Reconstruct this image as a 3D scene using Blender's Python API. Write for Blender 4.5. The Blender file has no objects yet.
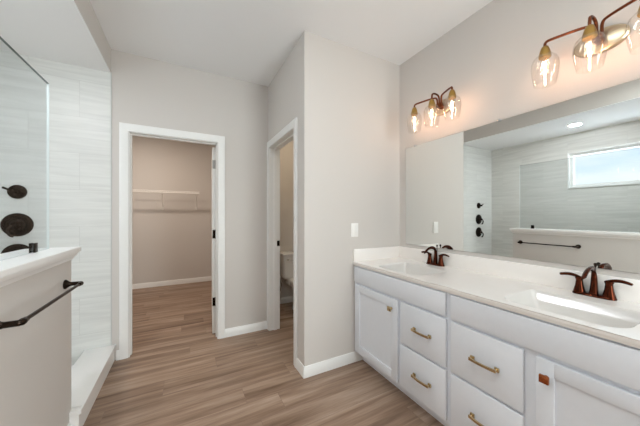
import bpy, bmesh, math, random
from math import sin, cos, pi, radians
from mathutils import Vector, Matrix
random.seed(7)
SC = bpy.context.scene
COL = SC.collection

# ------------------------------------------------------------------ camera
cam = bpy.data.cameras.new('camera'); cam.sensor_width = 36; cam.lens = 36 * 256.913 / 640
cam.shift_y = 2.406 / 640; cam.clip_start = .02
camo = bpy.data.objects.new('camera', cam); COL.objects.link(camo)
camo.location = (0, 0, 1.279); camo.rotation_euler = (pi / 2, 0, -radians(27.8516))
SC.camera = camo

# ------------------------------------------------------------------ exposure
SC.view_settings.view_transform = 'Standard'; SC.view_settings.look = 'None'
SC.view_settings.gamma = 1; SC.view_settings.use_curve_mapping = False
SC.view_settings.exposure = 0.1
SC.cycles.max_bounces = 14; SC.cycles.diffuse_bounces = 8; SC.cycles.glossy_bounces = 6
SC.cycles.transparent_max_bounces = 16; SC.cycles.sample_clamp_indirect = 6
SC.cycles.caustics_reflective = False; SC.cycles.caustics_refractive = False

# ------------------------------------------------------------------ sky
W = bpy.data.worlds.new('sky'); SC.world = W; W.use_nodes = True
nt = W.node_tree; nt.nodes.clear()
wo = nt.nodes.new('ShaderNodeOutputWorld'); bg = nt.nodes.new('ShaderNodeBackground')
tc = nt.nodes.new('ShaderNodeTexCoord'); mp = nt.nodes.new('ShaderNodeMapping'); mp.inputs['Scale'].default_value = (1.2, 1.2, 5)
nz = nt.nodes.new('ShaderNodeTexNoise'); nz.inputs['Scale'].default_value = 2.2; nz.inputs['Detail'].default_value = 5
cr = nt.nodes.new('ShaderNodeValToRGB')
cr.color_ramp.elements[0].position = .38; cr.color_ramp.elements[0].color = (.62, .80, .98, 1)
cr.color_ramp.elements[1].position = .58; cr.color_ramp.elements[1].color = (.95, .98, 1, 1)
for a, b in ((tc.outputs['Generated'], mp.inputs['Vector']), (mp.outputs[0], nz.inputs['Vector']), (nz.outputs['Fac'], cr.inputs['Fac']),
             (cr.outputs[0], bg.inputs['Color']), (bg.outputs[0], wo.inputs['Surface'])):
    nt.links.new(a, b)
bg.inputs['Strength'].default_value = 1.5
sz = nt.nodes.new('ShaderNodeSeparateXYZ'); nt.links.new(tc.outputs['Generated'], sz.inputs[0])
gr = nt.nodes.new('ShaderNodeMapRange')                       # unseen lower half made brighter than the sky to light the shower ceiling
gr.inputs['From Min'].default_value = -.06; gr.inputs['From Max'].default_value = -.02; gr.inputs['To Min'].default_value = 7; gr.inputs['To Max'].default_value = 1.5
nt.links.new(sz.outputs['Z'], gr.inputs['Value']); nt.links.new(gr.outputs[0], bg.inputs['Strength'])

# ------------------------------------------------------------------ large area lights
def area(name, loc, rot, sx, sy, power, col=(1, 1, 1), spread=180):
    l = bpy.data.lights.new(name, 'AREA'); l.shape = 'RECTANGLE'; l.size = sx; l.size_y = sy; l.energy = power; l.color = col
    l.spread = radians(spread)
    o = bpy.data.objects.new(name, l); COL.objects.link(o); o.location = loc; o.rotation_euler = rot
    return o
# added fill panel behind the camera, brightens the room from an unseen side
area('rear_fill', (1.2, -1.62, 1.25), (radians(90), 0, radians(24)), 1.2, 2.1, 80, (.90, .985, 1))
# added unseen overhead fill for the bathroom, then ceiling lamps of closet and water closet
area('bathroom_overhead_fill', (.1, .55, 2.72), (0, 0, 0), .5, .5, 12, (.88, .97, 1))
area('closet_ceiling_lamp', (-.5, 4.2, 2.71), (0, 0, 0), .14, .14, 21, (1, .865, .74))
area('toilet_room_ceiling_lamp', (1.4, 2.75, 2.71), (0, 0, 0), .25, .25, 5.7, (1, .84, .62))

# ------------------------------------------------------------------ dimensions
Xw, Yp, Xt, Yb, ZC = 1.8544, 1.8514, .8394, 2.8521, 2.74
Xs, Xk, Yk, ZS, Xl = -.5688, -.5865, 2.0185, 2.5298, -1.5596
T = .115; YF = -1.7; YS = .20; YCB = 5.46; YTB = 3.56
WY0, WY1, WZ0, WZ1 = .51, 1.7288, 1.6916, 2.2432

# ------------------------------------------------------------------ materials
def lin(r, g, b):
    f = lambda c: (c / 255 / 12.92) if c / 255 <= .04045 else ((c / 255 + .055) / 1.055) ** 2.4
    return (f(r), f(g), f(b), 1)
def mat(name, col, rough=.5, metal=0, var=.02, scale=40, bump=0, spec=.5, coat=0):
    m = bpy.data.materials.new(name); m.use_nodes = True; t = m.node_tree; N = t.nodes; L = t.links
    b = N['Principled BSDF']; b.inputs['Roughness'].default_value = rough; b.inputs['Metallic'].default_value = metal
    b.inputs['Specular IOR Level'].default_value = spec; b.inputs['Coat Weight'].default_value = coat
    tx = N.new('ShaderNodeTexCoord'); n = N.new('ShaderNodeTexNoise'); n.inputs['Scale'].default_value = scale; n.inputs['Detail'].default_value = 3
    L.new(tx.outputs['Object'], n.inputs['Vector'])
    mx = N.new('ShaderNodeMix'); mx.data_type = 'RGBA'
    mx.inputs[6].default_value = tuple(max(0, c * (1 - var)) for c in col[:3]) + (1,)
    mx.inputs[7].default_value = tuple(min(1, c * (1 + var)) for c in col[:3]) + (1,)
    L.new(n.outputs['Fac'], mx.inputs[0]); L.new(mx.outputs[2], b.inputs['Base Color'])
    if bump:
        bp = N.new('ShaderNodeBump'); bp.inputs['Strength'].default_value = bump; bp.inputs['Distance'].default_value = .002
        L.new(n.outputs['Fac'], bp.inputs['Height']); L.new(bp.outputs[0], b.inputs['Normal'])
    return m
PAINT = mat('greige_wall_paint', lin(209, 204, 199), .75, bump=.08, scale=160, var=.01)
CEIL = mat('ceiling_white', lin(238, 238, 238), .9, bump=.1, scale=220, var=.01)
TRIM = mat('white_trim_paint', lin(238, 238, 236), .35)
CAB = mat('white_cabinet_paint', lin(224, 227, 233), .38)
QUARTZ = mat('white_quartz', lin(243, 239, 235), .16, var=.03, scale=9)
BASIN = mat('glossy_basin_surface', lin(217, 214, 210), .12, var=.01)
SURR = mat('white_solid_surface', lin(242, 241, 239), .3)
PORC = mat('white_porcelain', lin(233, 233, 232), .1, coat=.4)
BRASS = mat('brushed_brass', lin(202, 180, 142), .22, 1)
GOLD = mat('aged_brass', lin(176, 142, 80), .3, 1)
COPPER = mat('copper_bronze', lin(76, 37, 24), .11, 1, var=.5, scale=12)
ARMM = mat('rubbed_bronze', lin(118, 68, 46), .3, 1, var=.15)
BLACK = mat('dark_oil_rubbed_bronze', lin(46, 37, 31), .22, .9)
NICKEL = mat('brushed_nickel_backplate', lin(200, 182, 154), .3, 1)
PLASTIC = mat('white_plastic', lin(242, 241, 238), .4)
HINGE = mat('hinge_glint_grey', lin(158, 156, 152), .45, .6)  # top hinge only: light reflected off dark bronze, painted as grey
CHROME = mat('chrome', lin(215, 216, 218), .12, 1)
PLATE = mat('door_white', lin(236, 236, 234), .4)
WIRE = mat('white_coated_wire', lin(240, 238, 234), .4)
TOE = mat('toe_kick_paint', lin(225, 226, 230), .5)  # near-white toe kick, about the cabinet tone

def mirror_mat():
    m = mat('mirror_silver', lin(238, 240, 238), .0, 1, var=0)
    return m
MIRROR = mirror_mat()

def emit(name, col, s):
    m = bpy.data.materials.new(name); m.use_nodes = True; t = m.node_tree
    b = t.nodes['Principled BSDF']; b.inputs['Base Color'].default_value = col
    b.inputs['Emission Color'].default_value = col; b.inputs['Emission Strength'].default_value = s
    return m
FILA = emit('glowing_filament', (1, .64, .46, 1), 92)
LENS = emit('downlight_lens', (.92, .95, 1, 1), 340)

def glass(name, tint, ior=1.45, refl=1):
    m = bpy.data.materials.new(name); m.use_nodes = True; t = m.node_tree; N = t.nodes; L = t.links; N.clear()
    o = N.new('ShaderNodeOutputMaterial'); mx = N.new('ShaderNodeMixShader'); tr = N.new('ShaderNodeBsdfTransparent'); g = N.new('ShaderNodeBsdfGlossy')
    f0 = ((ior - 1) / (ior + 1)) ** 2 * 2
    lw = N.new('ShaderNodeLayerWeight'); lw.inputs['Blend'].default_value = .5; tr.inputs['Color'].default_value = tint; g.inputs['Roughness'].default_value = .02
    pw = N.new('ShaderNodeMath'); pw.operation = 'POWER'; pw.inputs[1].default_value = 5; L.new(lw.outputs['Facing'], pw.inputs[0])
    ad = N.new('ShaderNodeMath'); ad.operation = 'MULTIPLY_ADD'; ad.inputs[1].default_value = (1 - f0) * refl; ad.inputs[2].default_value = f0 * refl; ad.use_clamp = True
    L.new(pw.outputs[0], ad.inputs[0]); L.new(ad.outputs[0], mx.inputs[0]); L.new(tr.outputs[0], mx.inputs[1]); L.new(g.outputs[0], mx.inputs[2]); L.new(mx.outputs[0], o.inputs[0])
    return m
SHADE = glass('clear_shade_glass', (.97, .96, .94, 1), 1.6)
BULBG = glass('clear_bulb_glass', (1, .95, .88, 1), 1.3)
def frost(m, f):
    t = m.node_tree; o = t.nodes['Material Output']; src = o.inputs[0].links[0].from_socket
    mx = t.nodes.new('ShaderNodeMixShader'); tl = t.nodes.new('ShaderNodeBsdfTranslucent'); tl.inputs['Color'].default_value = (1, .97, .92, 1); mx.inputs[0].default_value = f
    t.links.new(src, mx.inputs[1]); t.links.new(tl.outputs[0], mx.inputs[2]); t.links.new(mx.outputs[0], o.inputs[0])
frost(BULBG, .05); frost(SHADE, .006)
PANEL = glass('shower_panel_glass', (.925, .94, .943, 1), 1.4, .25)
PANE = glass('window_pane_glass', (.97, .98, .98, 1), 1.4)
EDGE = mat('polished_glass_edge', lin(228, 234, 233), .1, spec=.8)
EDGET = mat('glass_edge_darkened', lin(112, 120, 117), .15, spec=.8)  # top edge of the same pane; its refraction darkness painted as colour

def floor_mat():
    m = bpy.data.materials.new('taupe_vinyl_planks'); m.use_nodes = True; t = m.node_tree; N = t.nodes; L = t.links; b = N['Principled BSDF']
    tx = N.new('ShaderNodeTexCoord')
    br = N.new('ShaderNodeTexBrick'); br.offset = 0
    br.inputs['Color1'].default_value = (.0, .0, .0, 1); br.inputs['Color2'].default_value = (1, 1, 1, 1); br.inputs['Mortar'].default_value = (.5, .5, .5, 1)
    br.inputs['Scale'].default_value = 1; br.inputs['Brick Width'].default_value = 1.22; br.inputs['Row Height'].default_value = .178; br.inputs['Mortar Size'].default_value = .0012
    br.inputs['Mortar Smooth'].default_value = 0; br.inputs['Bias'].default_value = 0
    sx = N.new('ShaderNodeSeparateXYZ'); L.new(tx.outputs['Object'], sx.inputs[0])
    dv = N.new('ShaderNodeMath'); dv.operation = 'DIVIDE'; dv.inputs[1].default_value = .178; L.new(sx.outputs['Y'], dv.inputs[0])
    fl = N.new('ShaderNodeMath'); fl.operation = 'FLOOR'; L.new(dv.outputs[0], fl.inputs[0])
    wn_ = N.new('ShaderNodeTexWhiteNoise'); wn_.noise_dimensions = '1D'; L.new(fl.outputs[0], wn_.inputs['W'])
    sh = N.new('ShaderNodeMath'); sh.operation = 'MULTIPLY_ADD'; sh.inputs[1].default_value = 1.22; L.new(wn_.outputs['Value'], sh.inputs[0]); L.new(sx.outputs['X'], sh.inputs[2])
    cbv = N.new('ShaderNodeCombineXYZ'); L.new(sh.outputs[0], cbv.inputs[0]); L.new(sx.outputs['Y'], cbv.inputs[1])
    L.new(cbv.outputs[0], br.inputs['Vector'])
    # shift the grain of each plank
    sc_ = N.new('ShaderNodeVectorMath'); sc_.operation = 'SCALE'; sc_.inputs['Scale'].default_value = 13.7; L.new(br.outputs['Color'], sc_.inputs[0])
    ad = N.new('ShaderNodeVectorMath'); ad.operation = 'ADD'; L.new(tx.outputs['Object'], ad.inputs[0]); L.new(sc_.outputs[0], ad.inputs[1])
    mp = N.new('ShaderNodeMapping'); mp.inputs['Scale'].default_value = (.55, 9, 1); L.new(ad.outputs[0], mp.inputs['Vector'])
    n1 = N.new('ShaderNodeTexNoise'); n1.inputs['Scale'].default_value = 1.6; n1.inputs['Detail'].default_value = 6; n1.inputs['Roughness'].default_value = .62; n1.inputs['Distortion'].default_value = .25
    L.new(mp.outputs[0], n1.inputs['Vector'])
    mp2 = N.new('ShaderNodeMapping'); mp2.inputs['Scale'].default_value = (3, 70, 1); L.new(ad.outputs[0], mp2.inputs['Vector'])
    n2 = N.new('ShaderNodeTexNoise'); n2.inputs['Scale'].default_value = 2; n2.inputs['Detail'].default_value = 3; L.new(mp2.outputs[0], n2.inputs['Vector'])
    r = N.new('ShaderNodeValToRGB'); e = r.color_ramp.elements
    e[0].position = .29; e[0].color = lin(108, 83, 66); e[1].position = .73; e[1].color = lin(193, 171, 153)
    e.new(.5).color = lin(154, 129, 110)
    L.new(n1.outputs['Fac'], r.inputs['Fac'])
    v = N.new('ShaderNodeMix'); v.data_type = 'RGBA'; v.blend_type = 'MULTIPLY'; v.inputs[0].default_value = 1
    r2 = N.new('ShaderNodeValToRGB'); r2.color_ramp.elements[0].color = (.84, .83, .82, 1); r2.color_ramp.elements[1].color = (1.0, 1.0, 1.0, 1)
    L.new(br.outputs['Color'], r2.inputs['Fac']); L.new(r.outputs[0], v.inputs[6]); L.new(r2.outputs[0], v.inputs[7])
    v2 = N.new('ShaderNodeMix'); v2.data_type = 'RGBA'; v2.blend_type = 'MULTIPLY'; v2.inputs[0].default_value = .32
    r3 = N.new('ShaderNodeValToRGB'); r3.color_ramp.elements[0].position = .3; r3.color_ramp.elements[0].color = (.72, .7, .68, 1); r3.color_ramp.elements[1].position = .6
    L.new(n2.outputs['Fac'], r3.inputs['Fac']); L.new(v.outputs[2], v2.inputs[6]); L.new(r3.outputs[0], v2.inputs[7])
    v3 = N.new('ShaderNodeMix'); v3.data_type = 'RGBA'; L.new(br.outputs['Fac'], v3.inputs[0]); L.new(v2.outputs[2], v3.inputs[6]); v3.inputs[7].default_value = lin(130, 108, 93)
    L.new(v3.outputs[2], b.inputs['Base Color']); b.inputs['Roughness'].default_value = .42; b.inputs['Specular IOR Level'].default_value = .35
    return m
FLOOR = floor_mat()

def tile_mat(name, axis, c0, c1, shift):
    m = bpy.data.materials.new(name); m.use_nodes = True; t = m.node_tree; N = t.nodes; L = t.links; b = N['Principled BSDF']
    tx = N.new('ShaderNodeTexCoord'); sp = N.new('ShaderNodeSeparateXYZ'); L.new(tx.outputs['Object'], sp.inputs[0])
    cb = N.new('ShaderNodeCombineXYZ'); L.new(sp.outputs[axis], cb.inputs[0]); L.new(sp.outputs['Z'], cb.inputs[1])
    ad = N.new('ShaderNodeVectorMath'); ad.operation = 'ADD'; ad.inputs[1].default_value = shift; L.new(cb.outputs[0], ad.inputs[0])
    br = N.new('ShaderNodeTexBrick'); br.offset = .5; br.offset_frequency = 2
    br.inputs['Color1'].default_value = (0, 0, 0, 1); br.inputs['Color2'].default_value = (1, 1, 1, 1); br.inputs['Mortar'].default_value = (.5, .5, .5, 1)
    for k, x in (('Scale', 1), ('Brick Width', .61), ('Row Height', .305), ('Mortar Size', .0011), ('Mortar Smooth', 0), ('Bias', 0)): br.inputs[k].default_value = x
    L.new(ad.outputs[0], br.inputs['Vector'])
    sc_ = N.new('ShaderNodeVectorMath'); sc_.operation = 'SCALE'; sc_.inputs['Scale'].default_value = 9.1; L.new(br.outputs['Color'], sc_.inputs[0])
    a2 = N.new('ShaderNodeVectorMath'); a2.operation = 'ADD'; L.new(ad.outputs[0], a2.inputs[0]); L.new(sc_.outputs[0], a2.inputs[1])
    mp = N.new('ShaderNodeMapping'); mp.inputs['Scale'].default_value = (1.6, 22, 1); L.new(a2.outputs[0], mp.inputs['Vector'])
    n = N.new('ShaderNodeTexNoise'); n.inputs['Scale'].default_value = 1.3; n.inputs['Detail'].default_value = 5; n.inputs['Distortion'].default_value = .6; L.new(mp.outputs[0], n.inputs['Vector'])
    r = N.new('ShaderNodeValToRGB'); r.color_ramp.elements[0].position = .3; r.color_ramp.elements[0].color = c0; r.color_ramp.elements[1].position = .65; r.color_ramp.elements[1].color = c1
    L.new(n.outputs['Fac'], r.inputs['Fac'])
    v = N.new('ShaderNodeMix'); v.data_type = 'RGBA'; L.new(br.outputs['Fac'], v.inputs[0]); L.new(r.outputs[0], v.inputs[6]); v.inputs[7].default_value = lin(203, 203, 200)
    L.new(v.outputs[2], b.inputs['Base Color']); b.inputs['Roughness'].default_value = .35
    return m
TILE_Y = tile_mat('streaked_stone_tile_end', 'X', lin(213, 214, 211), lin(226, 227, 224), (.775, -1.494 + .305 * 5, 0))
TILE_X = tile_mat('streaked_stone_tile_side_shaded', 'Y', lin(203, 202, 197), lin(219, 218, 213), (.1, -1.494 + .305 * 5, 0))  # same tile as the end wall, backlit shade put into the colour

# ------------------------------------------------------------------ mesh helpers
class MB:
    def __init__(s): s.bm = bmesh.new()
    def box(s, x0, x1, y0, y1, z0, z1, bev=0, seg=2, M=None):
        b = bmesh.new(); r = bmesh.ops.create_cube(b, size=1)
        for v in b.verts:
            v.co = Vector(((x0 + x1) / 2 + v.co.x * (x1 - x0), (y0 + y1) / 2 + v.co.y * (y1 - y0), (z0 + z1) / 2 + v.co.z * (z1 - z0)))
        if bev: bmesh.ops.bevel(b, geom=b.edges[:], offset=bev, segments=seg, profile=.5, affect='EDGES')
        if M is not None: b.transform(M)
        s._merge(b); return s
    def _merge(s, b):
        me = bpy.data.meshes.new('tmp'); b.to_mesh(me); b.free(); s.bm.from_mesh(me); bpy.data.meshes.remove(me)
    def rings(s, rings, cap0=True, cap1=True, closed=False):
        V = [[s.bm.verts.new(p) for p in r] for r in rings]; n = len(V[0])
        rng = range(len(V)) if closed else range(len(V) - 1)
        for i in rng:
            A, B = V[i], V[(i + 1) % len(V)]
            for j in range(n):
                k = (j + 1) % n
                try: s.bm.faces.new((A[j], A[k], B[k], B[j]))
                except ValueError: pass
        if not closed:
            if cap0: s.bm.faces.new(V[0][::-1])
            if cap1: s.bm.faces.new(V[-1])
        return s
    def lathe(s, prof, c=(0, 0, 0), axis='Z', n=24, cap0=True, cap1=True, sx=1, sy=1):
        R = []
        for r, h in prof:
            ring = []
            for i in range(n):
                a = 2 * pi * i / n; u, v = r * cos(a) * sx, r * sin(a) * sy
                p = {'Z': (u, v, h), 'X': (h, u, v), 'Y': (v, h, u)}[axis]
                ring.append((c[0] + p[0], c[1] + p[1], c[2] + p[2]))
            R.append(ring)
        return s.rings(R, cap0, cap1)
    def tube(s, pts, r, n=10, sub=0, rad=None):
        P = [Vector(p) for p in pts]
        for _ in range(sub):                       # corner cutting keeps ends
            Q = [P[0]]
            for a, b in zip(P, P[1:]): Q += [a.lerp(b, .25), a.lerp(b, .75)]
            Q.append(P[-1]); P = Q
        m = len(P); R = []; up = None
        for i, p in enumerate(P):
            t = (P[min(i + 1, m - 1)] - P[max(i - 1, 0)]).normalized()
            if up is None: up = t.orthogonal().normalized()
            up = (up - t * up.dot(t)).normalized(); w = t.cross(up)
            rr = r if rad is None else rad(i / (m - 1))
            if not isinstance(rr, tuple): rr = (rr, rr)
            R.append([p + up * cos(2 * pi * j / n) * rr[0] + w * sin(2 * pi * j / n) * rr[1] for j in range(n)])
        return s.rings(R)
    def build(s, name, m, parent=None, loc=None, smooth=True, kind=None):
        bmesh.ops.recalc_face_normals(s.bm, faces=s.bm.faces[:])
        me = bpy.data.meshes.new(name); s.bm.to_mesh(me); s.bm.free()
        me.materials.append(m)
        if smooth:
            for p in me.polygons: p.use_smooth = True
            me.set_sharp_from_angle(angle=radians(35))
        o = bpy.data.objects.new(name, me); COL.objects.link(o)
        if parent is not None: o.parent = parent
        if loc is not None: o.location = loc
        if kind: o['kind'] = kind
        return o
def struct(name, mb, m, parent=None): return mb.build(name, m, parent, kind=None if parent else 'structure')
def tag(o, label, cat, group=None):
    o['label'] = label; o['category'] = cat
    if group: o['group'] = group
    return o
def thing(name, label, cat, loc=(0, 0, 0), rz=0, group=None):
    o = bpy.data.objects.new(name, None); COL.objects.link(o); o.location = loc; o.rotation_euler = (0, 0, rz); o.empty_display_size = .1
    return tag(o, label, cat, group)
def dup(root, loc, label):
    def cp(o, par):
        c = o.copy(); COL.objects.link(c); c.parent = par
        for ch in list(o.children): cp(ch, c)
        return c
    c = cp(root, None); c.location = loc; c['label'] = label
    return c
def rrect(cx, cy, hx, hy, r, z, k=5):
    P = []
    for qx, qy, a0 in ((1, 1, 0), (-1, 1, pi / 2), (-1, -1, pi), (1, -1, 1.5 * pi)):
        for i in range(k + 1):
            a = a0 + (pi / 2) * i / k
            P.append((cx + qx * (hx - r) + r * cos(a), cy + qy * (hy - r) + r * sin(a), z))
    return P

# ------------------------------------------------------------------ room shell
struct('floor', MB().box(-1.7, 2.0, YF - .1, YCB + .1, -.1, 0), FLOOR)
struct('ceiling', MB().box(-1.7, 2.0, YF - .1, YCB + .1, ZC, ZC + .1), CEIL)
struct('wall_right', MB().box(Xw, Xw + .12, YF, YTB, 0, ZC), PAINT)
struct('wall_partition', MB().box(Xt, Xw, Yp, Yp + T, 0, ZC), PAINT)
DT = 2.034                                                   # top of the door openings
TY0, TY1 = 2.0626, 2.782                                      # opening to the water closet
struct('wall_toilet', MB().box(Xt, Xt + T, Yp + T, TY0, 0, ZC).box(Xt, Xt + T, TY1, YCB, 0, ZC).box(Xt, Xt + T, TY0, TY1, DT, ZC), PAINT)
CX0, CX1 = -.4394, .3062                                      # opening to the closet
struct('wall_back', MB().box(-1.68, CX0, Yb, Yb + T, 0, ZC).box(CX1, Xt, Yb, Yb + T, 0, ZC).box(CX0, CX1, Yb, Yb + T, DT, ZC), PAINT)
struct('wall_closet_back', MB().box(-1.68, Xt + T, YCB, YCB + .1, 0, ZC), PAINT)
struct('wall_closet_left', MB().box(-1.7, -1.6, Yb + T, YCB, 0, ZC), PAINT)
struct('wall_toilet_back', MB().box(Xt + T, Xw + .12, YTB, YTB + .1, 0, ZC), PAINT)
struct('wall_front', MB().box(-.7, Xw + .12, YF - .1, YF, 0, ZC), PAINT)
struct('wall_entry_left', MB().box(-.7, Xk, YF, YS, 0, ZC), PAINT)
struct('wall_shower_front', MB().box(Xl, Xk - T, YS - .1, YS, 0, ZC), TILE_Y)
struct('wall_shower_back', MB().box(Xl, Xs, Yb - .009, Yb, 0, ZS), TILE_Y)
struct('wall_shower_left', MB().box(Xl - .13, Xl, YS - .1, WY0, 0, ZC).box(Xl - .13, Xl, WY1, Yb, 0, ZC).box(Xl - .13, Xl, WY0, WY1, 0, WZ0).box(Xl - .13, Xl, WY0, WY1, WZ1, ZC), TILE_X)
struct('ceiling_shower', MB().box(Xl, Xs, YS, Yb, ZS, ZS + .003), CEIL)
struct('wall_soffit', MB().box(Xs - .02, Xs, YS, Yb, ZS + .003, ZC), PAINT)
struct('floor_shower', MB().box(Xl, -.75, YS, Yb - .009, 0, .035), SURR)
# knee wall, its tile and cap
struct('wall_knee', MB().box(-.75, Xk, YS, Yk, 0, 1.05), PAINT)
struct('wall_knee_tile', MB().box(-.759, -.75, YS, Yk, .035, 1.02), TILE_X)
cap = MB()
prof = [(0, 1.020), (.004, 1.020), (.008, 1.030), (.012, 1.037), (.021, 1.047), (.024, 1.056), (.024, 1.060), (.0345, 1.063), (.0355, 1.068), (.0355, 1.088), (.033, 1.0917)]
cap.rings([[(Xk + d, YS, z), (Xk + d, Yk + d * .8, z), (-.759 - d, Yk + d * .8, z), (-.759 - d, YS, z)] for d, z in prof])
ko = cap.build('trim_knee_cap', SURR, smooth=False, kind='structure')
# curb: riser with an overhanging slab
curb = MB().box(-.735, -.544, Yk, Yb - .009, 0, .118).box(-.745, -.532, Yk, Yb - .009, .118, .143, .003)
curb.box(Xk + .001, -.532, 1.978, Yk + .01, .118, .143, .003).box(Xk + .001, -.544, 1.985, Yk, 0, .118)
struct('trim_shower_curb', curb, SURR)
struct('trim_tile_edge', MB().box(Xs - .001, Xs + .006, Yb - .011, Yb - .0005, .143, ZS), mat('satin_tile_edge', lin(206, 207, 205), .5))

# baseboards
def bb_profile(h=.0857): return [(0, 0), (.014, 0), (.014, h * .68), (.011, h * .76), (.0095, h * .9), (.006, h), (0, h)]
def baseboard(name, p0, p1, n, m=TRIM, e0=0, e1=0):
    # from p0 to p1 on the floor; n = direction the board sticks out; e = mitre extension per unit depth
    a, b, nn = Vector(p0), Vector(p1), Vector(n); d = (b - a).normalized()
    r0 = [tuple(a - d * (e0 * q) + nn * q + Vector((0, 0, z))) for q, z in bb_profile()]
    r1 = [tuple(b + d * (e1 * q) + nn * q + Vector((0, 0, z))) for q, z in bb_profile()]
    return struct(name, MB().rings([r0, r1]), m)
baseboard('baseboard_partition', (Xt, Yp, 0), (1.40, Yp, 0), (0, -1, 0), e0=1)
baseboard('baseboard_toilet_wall', (Xt, Yp, 0), (Xt, 1.9926, 0), (-1, 0, 0), e0=1)
baseboard('baseboard_back', (.3762, Yb, 0), (Xt - .016, Yb, 0), (0, -1, 0))
baseboard('baseboard_back_stub', (-.531, Yb, 0), (-.5094, Yb, 0), (0, -1, 0))
baseboard('baseboard_knee', (Xk, YS, 0), (Xk, 1.984, 0), (1, 0, 0))
baseboard('baseboard_closet_back', (-1.6, YCB, 0), (Xt, YCB, 0), (0, -1, 0))
baseboard('baseboard_closet_right', (Xt, Yb + T, 0), (Xt, YCB - .014, 0), (-1, 0, 0))
baseboard('baseboard_toilet_back', (Xt + T, YTB, 0), (Xw, YTB, 0), (0, -1, 0))
baseboard('baseboard_right', (Xw, YF, 0), (Xw, -.02, 0), (-1, 0, 0))

# door casings with jambs
def casing_profile(w=.07):     # (offset outwards from opening edge, depth)
    return [(0.004, 0), (.004, .009), (.012, .0115), (.02, .0125), (.052, .0165), (.062, .0165), (w, .013), (w, 0)]
def casing(name, a0, a1, top, place, jamb_depth, w0=.07, w1=.07):
    mb = MB()
    pr = casing_profile()
    r = []
    for (u, z, sgn, zz) in ((a0, 0, -1, 0), (a0, top, -1, 1), (a1, top, 1, 1), (a1, 0, 1, 0)):
        r.append([place(u + sgn * q, z + zz * q, d) for q, d in pr])
    mb.rings(r)
    jt = .004
    for q0, q1, d0, d1 in ((0, jt, -jamb_depth, .004), (jt, jt + .009, -jamb_depth + .037, -.045)):
        # jamb boards then stop strips, as three prisms each
        for (u0, u1, z0, z1) in ((a0 + q0, a0 + q1, 0, top - q0), (a1 - q1, a1 - q0, 0, top - q0), (a0 + q1, a1 - q1, top - q1, top - q0)):
            R = [[place(u0, z0, d), place(u1, z0, d), place(u1, z1, d), place(u0, z1, d)] for d in (d0, d1)]
            mb.rings(R)
    return struct(name, mb, TRIM)
c1 = casing('trim_closet_casing', CX0, CX1, DT, lambda u, z, d: (u, Yb - d, z), T)
c2 = casing('trim_toilet_casing', TY0, TY1, DT - .004, lambda u, z, d: (Xt - d, u, z), T)
MB().box(Xt + .082, Xt + .112, TY1 - .0065, TY1 - .004, .935, .995, .0008).build('strike_plate', BLACK, c2)

# closet door, swung open into the closet
door = thing('door_1', None, None, (CX1 - .005, Yb + T + .006, .012), radians(-4.5))
del door['label'], door['category']; door['kind'] = 'structure'
lf = MB().box(-.035, 0, 0, .72, 0, 2.0, .0015)
leaf = lf.build('leaf', PLATE, door)
for z0, z1 in ((.2, .86), (1.0, 1.86)):
    for x0, x1 in ((-.0375, -.0352), (.0002, .0025)):
        MB().box(x0, x1, .12, .60, z0, z1, .001).build('raised_panel', PLATE, door)
for i, hz in enumerate((.34, 1.065, 1.815)):
    h = MB().box(-.033, -.004, -.0025, -.0002, hz - .045, hz + .045).lathe([(.0065, hz - .048), (.0065, hz + .048)], (-.001, -.0065, 0), n=12)
    ho = h.build('hinge', HINGE if i == 2 else BLACK, door)

# window in the shower's outer wall
wn = thing('window_1', None, None, (0, 0, 0)); del wn['label'], wn['category']; wn['kind'] = 'structure'
fr = MB()
for ins, x0, x1, w in ((0, Xl - .11, Xl + .012, .018), (.018, Xl - .11, Xl - .035, .034)):
    fr.box(x0, x1, WY0 + ins, WY0 + ins + w, WZ0 + ins, WZ1 - ins, .002).box(x0, x1, WY1 - ins - w, WY1 - ins, WZ0 + ins, WZ1 - ins, .002)
    fr.box(x0, x1, WY0 + ins + w, WY1 - ins - w, WZ0 + ins, WZ0 + ins + w, .002).box(x0, x1, WY0 + ins + w, WY1 - ins - w, WZ1 - ins - w, WZ1 - ins, .002)
fr.build('window_frame', TRIM, wn)
MB().box(Xl - .078, Xl - .072, WY0 + .05, WY1 - .05, WZ0 + .05, WZ1 - .05).build('window_pane', PANE, wn)

# ------------------------------------------------------------------ vanity cabinets
FX = 1.3237            # face frame plane
def slab_front(mb, y0, y1, z0, z1, x=FX, th=.019):
    mb.box(x - th, x - .0005, y0, y1, z0, z1, .003)
    return mb
def pull(parent, yc, zc, x):
    L = .058
    h = MB()
    for s in (-1, 1):
        h.box(x - .009, x, yc + s * L - .010, yc + s * L + .010, zc - .010, zc + .010, .0015)
        h.tube([(x - .008, yc + s * L, zc), (x - .022, yc + s * L * .97, zc)], .0055, 8)
    n = 10; R = []
    for i in range(n + 1):
        t = i / n * 2 - 1; y = yc + t * .064; xx = x - .024 - .007 * (1 - t * t); hh = .0055 + .0015 * t * t
        R.append([(xx - .0045, y, zc - hh), (xx + .0045, y, zc - hh), (xx + .0045, y, zc + hh), (xx - .0045, y, zc + hh)])
    h.rings(R)
    return h.build('bar_pull', BRASS, parent)
def knob(parent, yc, zc, x, m):
    k = MB().lathe([(.009, x - .016), (.007, x - .006), (.010, x)], (0, yc, zc), 'X', 14).box(x - .028, x - .016, yc - .016, yc + .016, zc - .016, zc + .016, .0025)
    return k.build('square_knob', m, parent)
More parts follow.
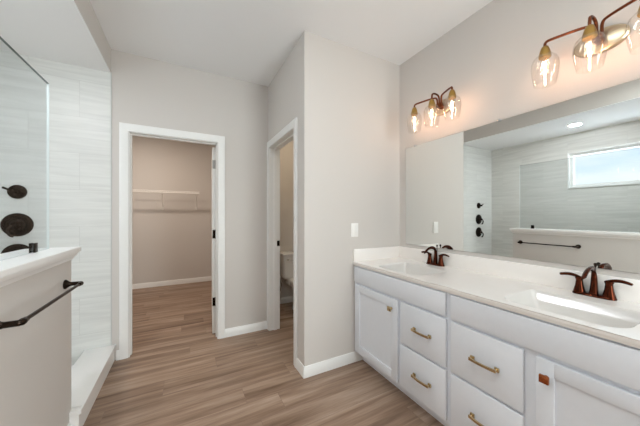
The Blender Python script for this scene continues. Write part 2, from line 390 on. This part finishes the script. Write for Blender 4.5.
def shaker(parent, y0, y1, z0, z1):
    x0, x1, w = FX - .020, FX - .0005, .060
    mb = MB()
    mb.box(x0, x1, y0, y0 + w, z0, z1, .0015).box(x0, x1, y1 - w, y1, z0, z1, .0015)
    mb.box(x0, x1, y0 + w, y1 - w, z0, z0 + w, .0015).box(x0, x1, y0 + w, y1 - w, z1 - w, z1, .0015)
    d = mb.build('door', CAB, parent)
    MB().box(x0 + .009, x1, y0 + w - .001, y1 - w + .001, z0 + w - .001, z1 - w + .001).build('door_panel', CAB, d)
    return d
def vanity(name, label, y0, y1, door_far, km):
    """y0 near end, y1 far end; world coordinates, root at the base"""
    r = thing(name, label, 'bathroom cabinet', ((FX + Xw) / 2, (y0 + y1) / 2, 0), 0, 'bathroom vanity cabinets')
    ox, oy = (FX + Xw) / 2, (y0 + y1) / 2
    kids = []
    b = MB().box(FX, FX + .018, y0, y1, .0914, .8455)
    b.box(FX + .018, Xw - .002, y0, y0 + .018, .0914, .8455).box(FX + .018, Xw - .002, y1 - .018, y1, .0914, .8455)
    b.box(FX + .018, Xw - .002, y0 + .018, y1 - .018, .0914, .11).box(Xw - .012, Xw - .002, y0 + .018, y1 - .018, .11, .8455)
    kids.append(b.build('carcass', CAB, r))
    kids.append(MB().box(FX + .075, FX + .093, y0, y1, 0, .0912).build('toe_kick', TOE, r))
    ya, yb = y0 + .028, y1 - .028
    kids.append(slab_front(MB(), ya - .012, yb + .012, .708, .838).build('false_front', CAB, r))
    if door_far: dy0, dy1, wy0, wy1 = y1 - .528, y1 - .030, y0 + .014, y0 + .356
    else: dy0, dy1, wy0, wy1 = y0 + .030, y0 + .500, y1 - .360, y1 - .018
    d = shaker(r, dy0, dy1, .118, .688)
    kids.append(d)
    knob(d, (dy0 + .062 - .005) if door_far else (dy1 - .036), .618, FX - .020, km)
    for z0, z1 in ((.414, .690), (.118, .400)):
        w = slab_front(MB(), wy0, wy1, z0, z1).build('drawer_front', CAB, r)
        pull(w, (wy0 + wy1) / 2 - .010, (z0 + z1) / 2 - (.0 if z0 > .3 else 0), FX - .019)
        kids.append(w)
    for k in kids: k.location = (-ox, -oy, 0)
    return r
vanity('vanity_cabinet', 'white vanity cabinet against the partition wall, door left of two drawers, under the far sink', .9385, Yp - .001, True, BRASS)
vanity('vanity_cabinet', 'white vanity cabinet nearest the camera, two drawers left of its door, under the near sink', .030, .9375, False, mat('copper_square_knob', lin(176, 104, 66), .22, 1))

# ------------------------------------------------------------------ countertop with two cut-outs
SX0, SX1, SHY = 1.346, 1.682, .207
SINKS = (1.408, .497)
ct = thing('countertop', 'long white molded countertop with two sunken sinks and backsplash over both vanity cabinets', 'countertop', (1.58, .94, .8465))
O = Vector((1.58, .94, .8465))
def local(mb): mb.bm.transform(Matrix.Translation(-O)); return mb
ZT, ZB, CXF, CY0, CY1 = .8768, .861, 1.2985, .012, Yp - .0008
CXB = Xw - .0008
def rim(yc, ins, z, k=7):
    x0, x1, hy = SX0 + ins, SX1 - ins, SHY - ins; P = []
    for qx, qy, a0 in ((1, 1, 0), (-1, 1, pi / 2), (-1, -1, pi), (1, -1, 1.5 * pi)):
        r = max(.012, (.024 if qx > 0 else .085) - ins * .3); X_ = x1 - r if qx > 0 else x0 + r
        for i in range(k + 1):
            a = a0 + (pi / 2) * i / k
            P.append((X_ + r * cos(a), yc + qy * (hy - r) + r * sin(a), z))
    return P
cm = MB(); bm = cm.bm
def ring_cell(y0, y1, yc):
    inner = rim(yc, 0, 0); n = len(inner); cx = (SX0 + SX1) / 2
    outer = []
    for p in inner:
        dx, dy = p[0] - cx, p[1] - yc
        t = min([((CXB if dx > 0 else CXF) - cx) / dx if abs(dx) > 1e-9 else 1e9, ((y1 if dy > 0 else y0) - yc) / dy if abs(dy) > 1e-9 else 1e9])
        outer.append([cx + dx * t, yc + dy * t])
    for X_ in (CXF, CXB):
        for Y_ in (y0, y1):
            k = min(range(n), key=lambda i: (outer[i][0] - X_) ** 2 + (outer[i][1] - Y_) ** 2); outer[k] = [X_, Y_]
    L2 = []
    for z in (ZT, ZB):
        I = [bm.verts.new((p[0], p[1], z)) for p in inner]; Q = [bm.verts.new((p[0], p[1], z)) for p in outer]; L2.append(Q)
        for i in range(n):
            j = (i + 1) % n; bm.faces.new((Q[i], Q[j], I[j], I[i]))
    A, B = L2
    for i in range(n):
        j = (i + 1) % n
        for ax, vals in ((0, (CXF, CXB)), (1, (CY0, CY1))):
            for v_ in vals:
                if abs(A[i].co[ax] - v_) < 1e-6 and abs(A[j].co[ax] - v_) < 1e-6: bm.faces.new((A[i], A[j], B[j], B[i]))
ring_cell(.95, CY1, SINKS[0]); ring_cell(CY0, .95, SINKS[1])
bmesh.ops.remove_doubles(bm, verts=bm.verts[:], dist=1e-5)
es = [e for e in bm.edges if all(abs(v.co.x - CXF) < 1e-5 and abs(v.co.z - ZT) < 1e-5 for v in e.verts)]
bmesh.ops.bevel(bm, geom=es, offset=.004, segments=2, profile=.5, affect='EDGES')
cm.box(CXF + .007, CXF + .026, CY0, CY1, .8462, ZB - .0002, .001).box(Xw - .02, CXB, CY0, CY1, .8462, ZB - .0002)
local(cm).build('slab', QUARTZ, ct, smooth=False)
local(MB().box(Xw - .021, Xw - .001, CY0, CY1, ZT, .984, .0015)).build('backsplash', QUARTZ, ct)
local(MB().box(CXF + .003, Xw - .021, CY1 - .020, CY1, ZT, .984, .0015)).build('side_splash', QUARTZ, ct)
for yc in SINKS:
    lv = [(0, 0), (.0015, -.0012), (.004, -.004), (.009, -.014), (.018, -.040), (.030, -.066), (.048, -.086), (.072, -.096), (.110, -.101), (.140, -.103)]
    b = local(MB().rings([rim(yc, d, ZT + z) for d, z in lv], cap0=False)).build('sink_basin', BASIN, ct)
    local(MB().lathe([(.0, .003), (.019, .0025), (.022, .001), (.022, -.002)], (1.545, yc, ZT - .103), n=20, cap0=False)).build('drain', COPPER, b)

# ------------------------------------------------------------------ faucets
def faucet(loc, label):
    f = thing('faucet', label, 'faucet', loc, 0, 'bronze centerset faucets')
    b = MB()
    lv = [(.027, .079, 0), (.027, .079, .006), (.024, .076, .011), (.020, .070, .013)]
    b.rings([rrect(0, 0, hx, hy, hx * .98, z, 6) for hx, hy, z in lv]); b.build('base_plate', COPPER, f)
    n = 20; sp = MB(); P = []
    path = [(0, .012), (.004, .05), (.006, .090), (.002, .118), (-.014, .136), (-.040, .143), (-.072, .139), (-.102, .124), (-.124, .106)]
    def rad(t):
        if t < .42: a = .0185 - .0095 * (t / .42) ** .8; return (a, a)
        u = (t - .42) / .58
        return (.009 - .002 * u * u, .009 + .009 * u * (1.25 - u) / .4)
    sp.tube([(x, 0, z) for x, z in path], .013, 14, sub=2, rad=rad); sp.build('spout', COPPER, f)
    MB().tube([(.022, 0, .012), (.022, 0, .146)], .0025, 8).lathe([(.003, .143), (.0055, .149), (.0075, .159), (.0035, .163)], (.022, 0, 0), n=14).build('lift_rod', BLACK, f)
    for s in (-1, 1):
        h = MB().lathe([(.0235, .012), (.0225, .018), (.017, .040), (.0135, .066), (.0140, .074), (.0165, .078), (.0165, .084), (.010, .089)], (0, s * .0525, 0), n=18)
        ho = h.build('handle', COPPER, f)
        MB().tube([(0, s * .050, .084), (-.002, s * .075, .093), (-.004, s * .100, .094), (-.008, s * .128, .087)], .006, 10, sub=2,
                  rad=lambda t: (.0045 + .002 * sin(pi * min(1, t * 1.0)), .0075 + .004 * t * (1 - t) * 4 - .003 * (t > .97))).build('lever', COPPER, ho)
    return f
f1 = faucet((1.805, 1.410, ZT), 'copper bronze two-handle faucet behind the sink near the partition wall')
dup(f1, (1.805, .495, ZT), 'copper bronze two-handle faucet behind the sink nearest the camera')

# ------------------------------------------------------------------ mirror
mi = thing('wall_mirror', 'wide frameless mirror on the wall above the vanity backsplash', 'mirror', (Xw - .001, .93, 1.0125))
def lm(mb): mb.bm.transform(Matrix.Translation((-(Xw - .001), -.93, -1.0125))); return mb
lm(MB().box(Xw - .007, Xw - .001, .09, 1.7643, 1.0125, 1.9076)).build('mirror_glass', MIRROR, mi)
for y in (1.655, .95, .25): lm(MB().box(Xw - .011, Xw - .001, y - .011, y + .011, 1.902, 1.916, .001)).build('mirror_clip', CHROME, mi)

# ------------------------------------------------------------------ vanity lights
def vanity_light(loc, label):
    """root on the wall, x negative into the room"""
    v = thing('vanity_light', label, 'wall light', loc, 0, 'three-bulb vanity lights')
    MB().lathe([(1, -.001), (1, -.012), (.93, -.020), (.80, -.023), (.0, -.024)], (0, 0, 0), 'X', 40, sx=.099, sy=.060, cap1=False).build('backplate', NICKEL, v)
    hub = MB().lathe([(.022, -.022), (.022, -.040), (.012, -.048)], (0, 0, .0), 'X', 18); hub.box(-.066, -.040, -.024, .024, -.014, .022, .004); hub.build('hub', ARMM, v)
    LX = -.144
    for k in (-1, 0, 1):
        y = k * .172
        arm = MB()
        y0 = k * .018
        arm.tube([(-.055, y0, .01), (-.058, y0, .070), (-.075, y0 + k * .03, .075), (LX + .012, y - k * .022, .062), (LX, y, .055), (LX, y, .020)] if k else
                 [(-.055, 0, .01), (-.058, 0, .074), (-.095, 0, .088), (-.138, 0, .080), (LX, 0, .055), (LX, 0, .020)], .0068, 10, sub=3)
        arm.build('arm', ARMM, v)
        so = MB().lathe([(.008, .034), (.015, .029), (.020, .015), (.0245, -.004), (.0265, -.018), (.0265, -.026), (.023, -.030)], (LX, y, 0), n=20).build('socket', GOLD, v)
        gp = [(.022, -.012), (.036, -.019), (.050, -.034), (.0575, -.056), (.059, -.078), (.057, -.108), (.052, -.140), (.045, -.174)]
        g = MB().lathe(gp, (LX, y, 0), n=32, cap0=False, cap1=False)
        go = g.build('glass_shade', SHADE, v)
        bu = MB().lathe([(.012, -.018), (.013, -.036), (.0165, -.052), (.0195, -.075), (.018, -.105), (.012, -.128), (.004, -.138)], (LX, y, 0), n=18, cap0=False).build('bulb', BULBG, v)
        MB().lathe([(.0035, -.050), (.0055, -.056), (.0055, -.108), (.0035, -.114)], (LX, y, 0), n=8).build('filament', FILA, bu)
    return v
l1 = vanity_light((Xw, 1.367, 2.152), 'three-bulb bronze wall light above the mirror nearest the partition wall')
dup(l1, (Xw, .483, 2.152), 'three-bulb bronze wall light above the mirror nearest the camera, cut by the frame')

# ------------------------------------------------------------------ light switch
sw = thing('light_switch', 'white rocker light switch on the partition wall beside the vanity', 'light switch', (1.3205, Yp, 1.151))
MB().box(-.037, .037, -.006, -.0005, -.060, .060, .002).build('switch_plate', PLASTIC, sw)
MB().box(-.0165, .0165, -.009, -.006, -.033, .033, .0012).build('rocker', PLASTIC, sw)

# ------------------------------------------------------------------ towel bar on the knee wall
tb = thing('towel_bar', 'black metal towel bar on the knee wall below its white cap', 'towel bar', (Xk, 1.614, .896))
MB().tube([(.070, -.300, 0), (.070, .300, 0)], .0075, 14).build('bar', BLACK, tb)
for s in (-1, 1):
    p = MB().lathe([(.026, .0008), (.026, .006), (.020, .013), (.013, .022), (.011, .030)], (0, s * .306, 0), 'X', 22)
    p.tube([(.026, s * .306, 0), (.050, s * .306, 0), (.066, s * .306, 0), (.0705, s * .302, 0), (.0705, s * .285, 0), (.070, s * .270, 0)], .0105, 14, sub=1, rad=lambda t: .0115 - .001 * t + (.002 if .55 < t < .8 else 0))
    p.build('bar_post', BLACK, tb)

# ------------------------------------------------------------------ shower glass and clamp
gp = thing('shower_glass_panel', 'fixed clear glass panel standing on the knee wall cap', 'glass panel', (-.6694, 1.09, 1.0925))
GY1 = 1.9686 - 1.09
MB().box(-.005, .005, YS - 1.09 + .001, GY1 - .002, .0005, 2.0095 - 1.0925).build('glass_pane', PANEL, gp)
MB().box(-.005, .005, GY1 - .002, GY1, .0005, 2.0095 - 1.0925).build('polished_edge', EDGE, gp)
MB().box(-.005, .005, YS - 1.09 + .001, GY1, 2.0095 - 1.0925, 2.0111 - 1.0925).build('top_edge', EDGET, gp)
for y in (1.812, .55):
    MB().box(-.011, -.0052, y - 1.09 - .016, y - 1.09 + .016, .0002, .048, .0012).box(.0052, .011, y - 1.09 - .016, y - 1.09 + .016, .0002, .048, .0012).build('glass_clamp', BLACK, gp)

# ------------------------------------------------------------------ shower valves on the tiled end wall (point towards -Y)
YW = Yb - .0095
def valve(z, R, label, lever, name='shower_valve'):
    v = thing(name, label, 'shower valve', (-1.137, YW, z), 0, 'black shower valve trims')
    MB().lathe([(R, -.0005), (R, -.005), (R * .96, -.010), (R * .88, -.0125), (R * .74, -.0125), (R * .69, -.006), (R * .60, -.006), (R * .54, -.018), (R * .46, -.022), (.0, -.023)], (0, 0, 0), 'Y', 40, cap1=False).build('escutcheon', BLACK, v)
    h = MB().lathe([(R * .42, -.020), (R * .40, -.030), (R * .30, -.036), (.017, -.050), (.017, -.062), (.010, -.067)], (0, 0, 0), 'Y', 24).build('handle_hub', BLACK, v)
    MB().tube(lever, .007, 10, sub=2, rad=lambda t: (.0055 + .002 * t, .0075 + .004 * t)).build('lever', BLACK, v)
    return v
valve(1.461, .054, 'small round black shower valve, topmost of three on the tiled wall', [(0, -.055, 0), (-.02, -.058, .008), (-.036, -.056, .017), (-.056, -.050, .025)])
valve(1.207, .090, 'large round black shower valve, middle of three on the tiled wall', [(.0, -.055, .0), (-.018, -.066, -.012), (-.030, -.068, -.04), (-.016, -.064, -.078), (.004, -.060, -.086)])
valve(.970, .090, 'large round black shower valve, lowest of three, just above the knee wall cap', [(.0, -.055, .0), (-.018, -.066, -.012), (-.030, -.068, -.04), (-.016, -.064, -.078), (.004, -.060, -.086)])

# ------------------------------------------------------------------ recessed light in the shower ceiling
dl = thing('recessed_light', 'round recessed light glowing in the lowered shower ceiling, seen in the mirror', 'ceiling light', (-1.075, 1.492, ZS))
MB().lathe([(.085, -.0005), (.083, -.006), (.062, -.004), (.060, -.0005)], n=32, cap0=False, cap1=False).build('trim_ring', TRIM, dl)
MB().lathe([(.060, -.001), (.060, -.003)], n=32).build('light_lens', LENS, dl)

# ------------------------------------------------------------------ closet wire shelf
ws = thing('wire_shelf', 'white wire shelf with braces on the far closet wall', 'shelf', (-.65, YCB, 1.70))
d = MB(); X0, X1 = -.92, .897
for yy, zz in ((-.31, 0), (-.31, -.028), (-.16, -.004), (-.006, 0)): d.tube([(X0, yy, zz), (X1, yy, zz)], .0062 if yy < -.3 else .0045, 6)
k = X0
while k <= X1:
    d.tube([(k, -.006, .004), (k, -.31, .004), (k, -.3125, -.028)], .0013, 5); k += .0254
d.build('shelf_deck', WIRE, ws)
for x in (-.55, .313, .852):
    b = MB().tube([(x, -.305, -.02), (x, -.285, -.055), (x, -.012, -.285)], .0055, 8); b.box(x - .012, x + .012, -.012, -.0008, -.315, -.265, .002); b.build('shelf_brace', WIRE, ws)

# ------------------------------------------------------------------ toilet
to = thing('toilet', 'white two-piece toilet glimpsed through the half-hidden doorway', 'toilet', (1.415, YTB, 0))
tk = MB(); R = []
for hx, y0, z in ((.19, -.20, .40), (.205, -.205, .44), (.218, -.215, .72)): R.append(rrect(0, (y0 - .012) / 2, hx, (-.012 - y0) / 2, .03, z))
tk.rings(R); tk.build('tank', PORC, to)
MB().box(-.228, .228, -.225, -.008, .7205, .755, .008, 3).build('tank_lid', PORC, to)
MB().lathe([(.012, -.216), (.012, -.228)], (-.15, 0, .665), 'Y', 14).tube([(-.15, -.226, .665), (-.12, -.230, .660), (-.075, -.230, .655)], .006, 8).build('flush_lever', CHROME, to)
def egg(hw, yb, yf, z, n=28):
    c = (yb + yf) / 2; h = (yb - yf) / 2; P = []
    for i in range(n):
        a = 2 * pi * i / n; s_ = sin(a); y = c + h * s_; w = hw * (1 - .18 * max(0, -s_) ** 2)
        P.append((w * cos(a), y, z))
    return P
bw = MB().rings([egg(.115, -.14, -.56, .0), egg(.112, -.14, -.56, .03), egg(.10, -.15, -.55, .12), egg(.115, -.15, -.60, .22), egg(.165, -.16, -.69, .33), egg(.183, -.17, -.715, .375), egg(.183, -.17, -.715, .392),
                 egg(.14, -.26, -.67, .392), egg(.11, -.30, -.62, .30), egg(.05, -.36, -.50, .22)])
bw.box(-.13, .13, -.23, -.05, .30, .3995, .02, 3)
bw.build('bowl', PORC, to)
MB().rings([egg(.186, -.215, -.722, .3935), egg(.188, -.212, -.724, .404), egg(.184, -.215, -.720, .410)]).build('seat', PLASTIC, to)
MB().rings([egg(.184, -.215, -.720, .4115), egg(.186, -.212, -.722, .422), egg(.17, -.225, -.70, .431)]).build('seat_lid', PLASTIC, to)
MB().lathe([(.016, -.0005), (.016, -.006), (.007, -.008), (.007, -.05)], (-.20, 0, .2), 'Y', 14).tube([(-.20, -.045, .2), (-.205, -.07, .26), (-.19, -.09, .34), (-.15, -.10, .41)], .005, 8, sub=2).build('supply_line', CHROME, to)
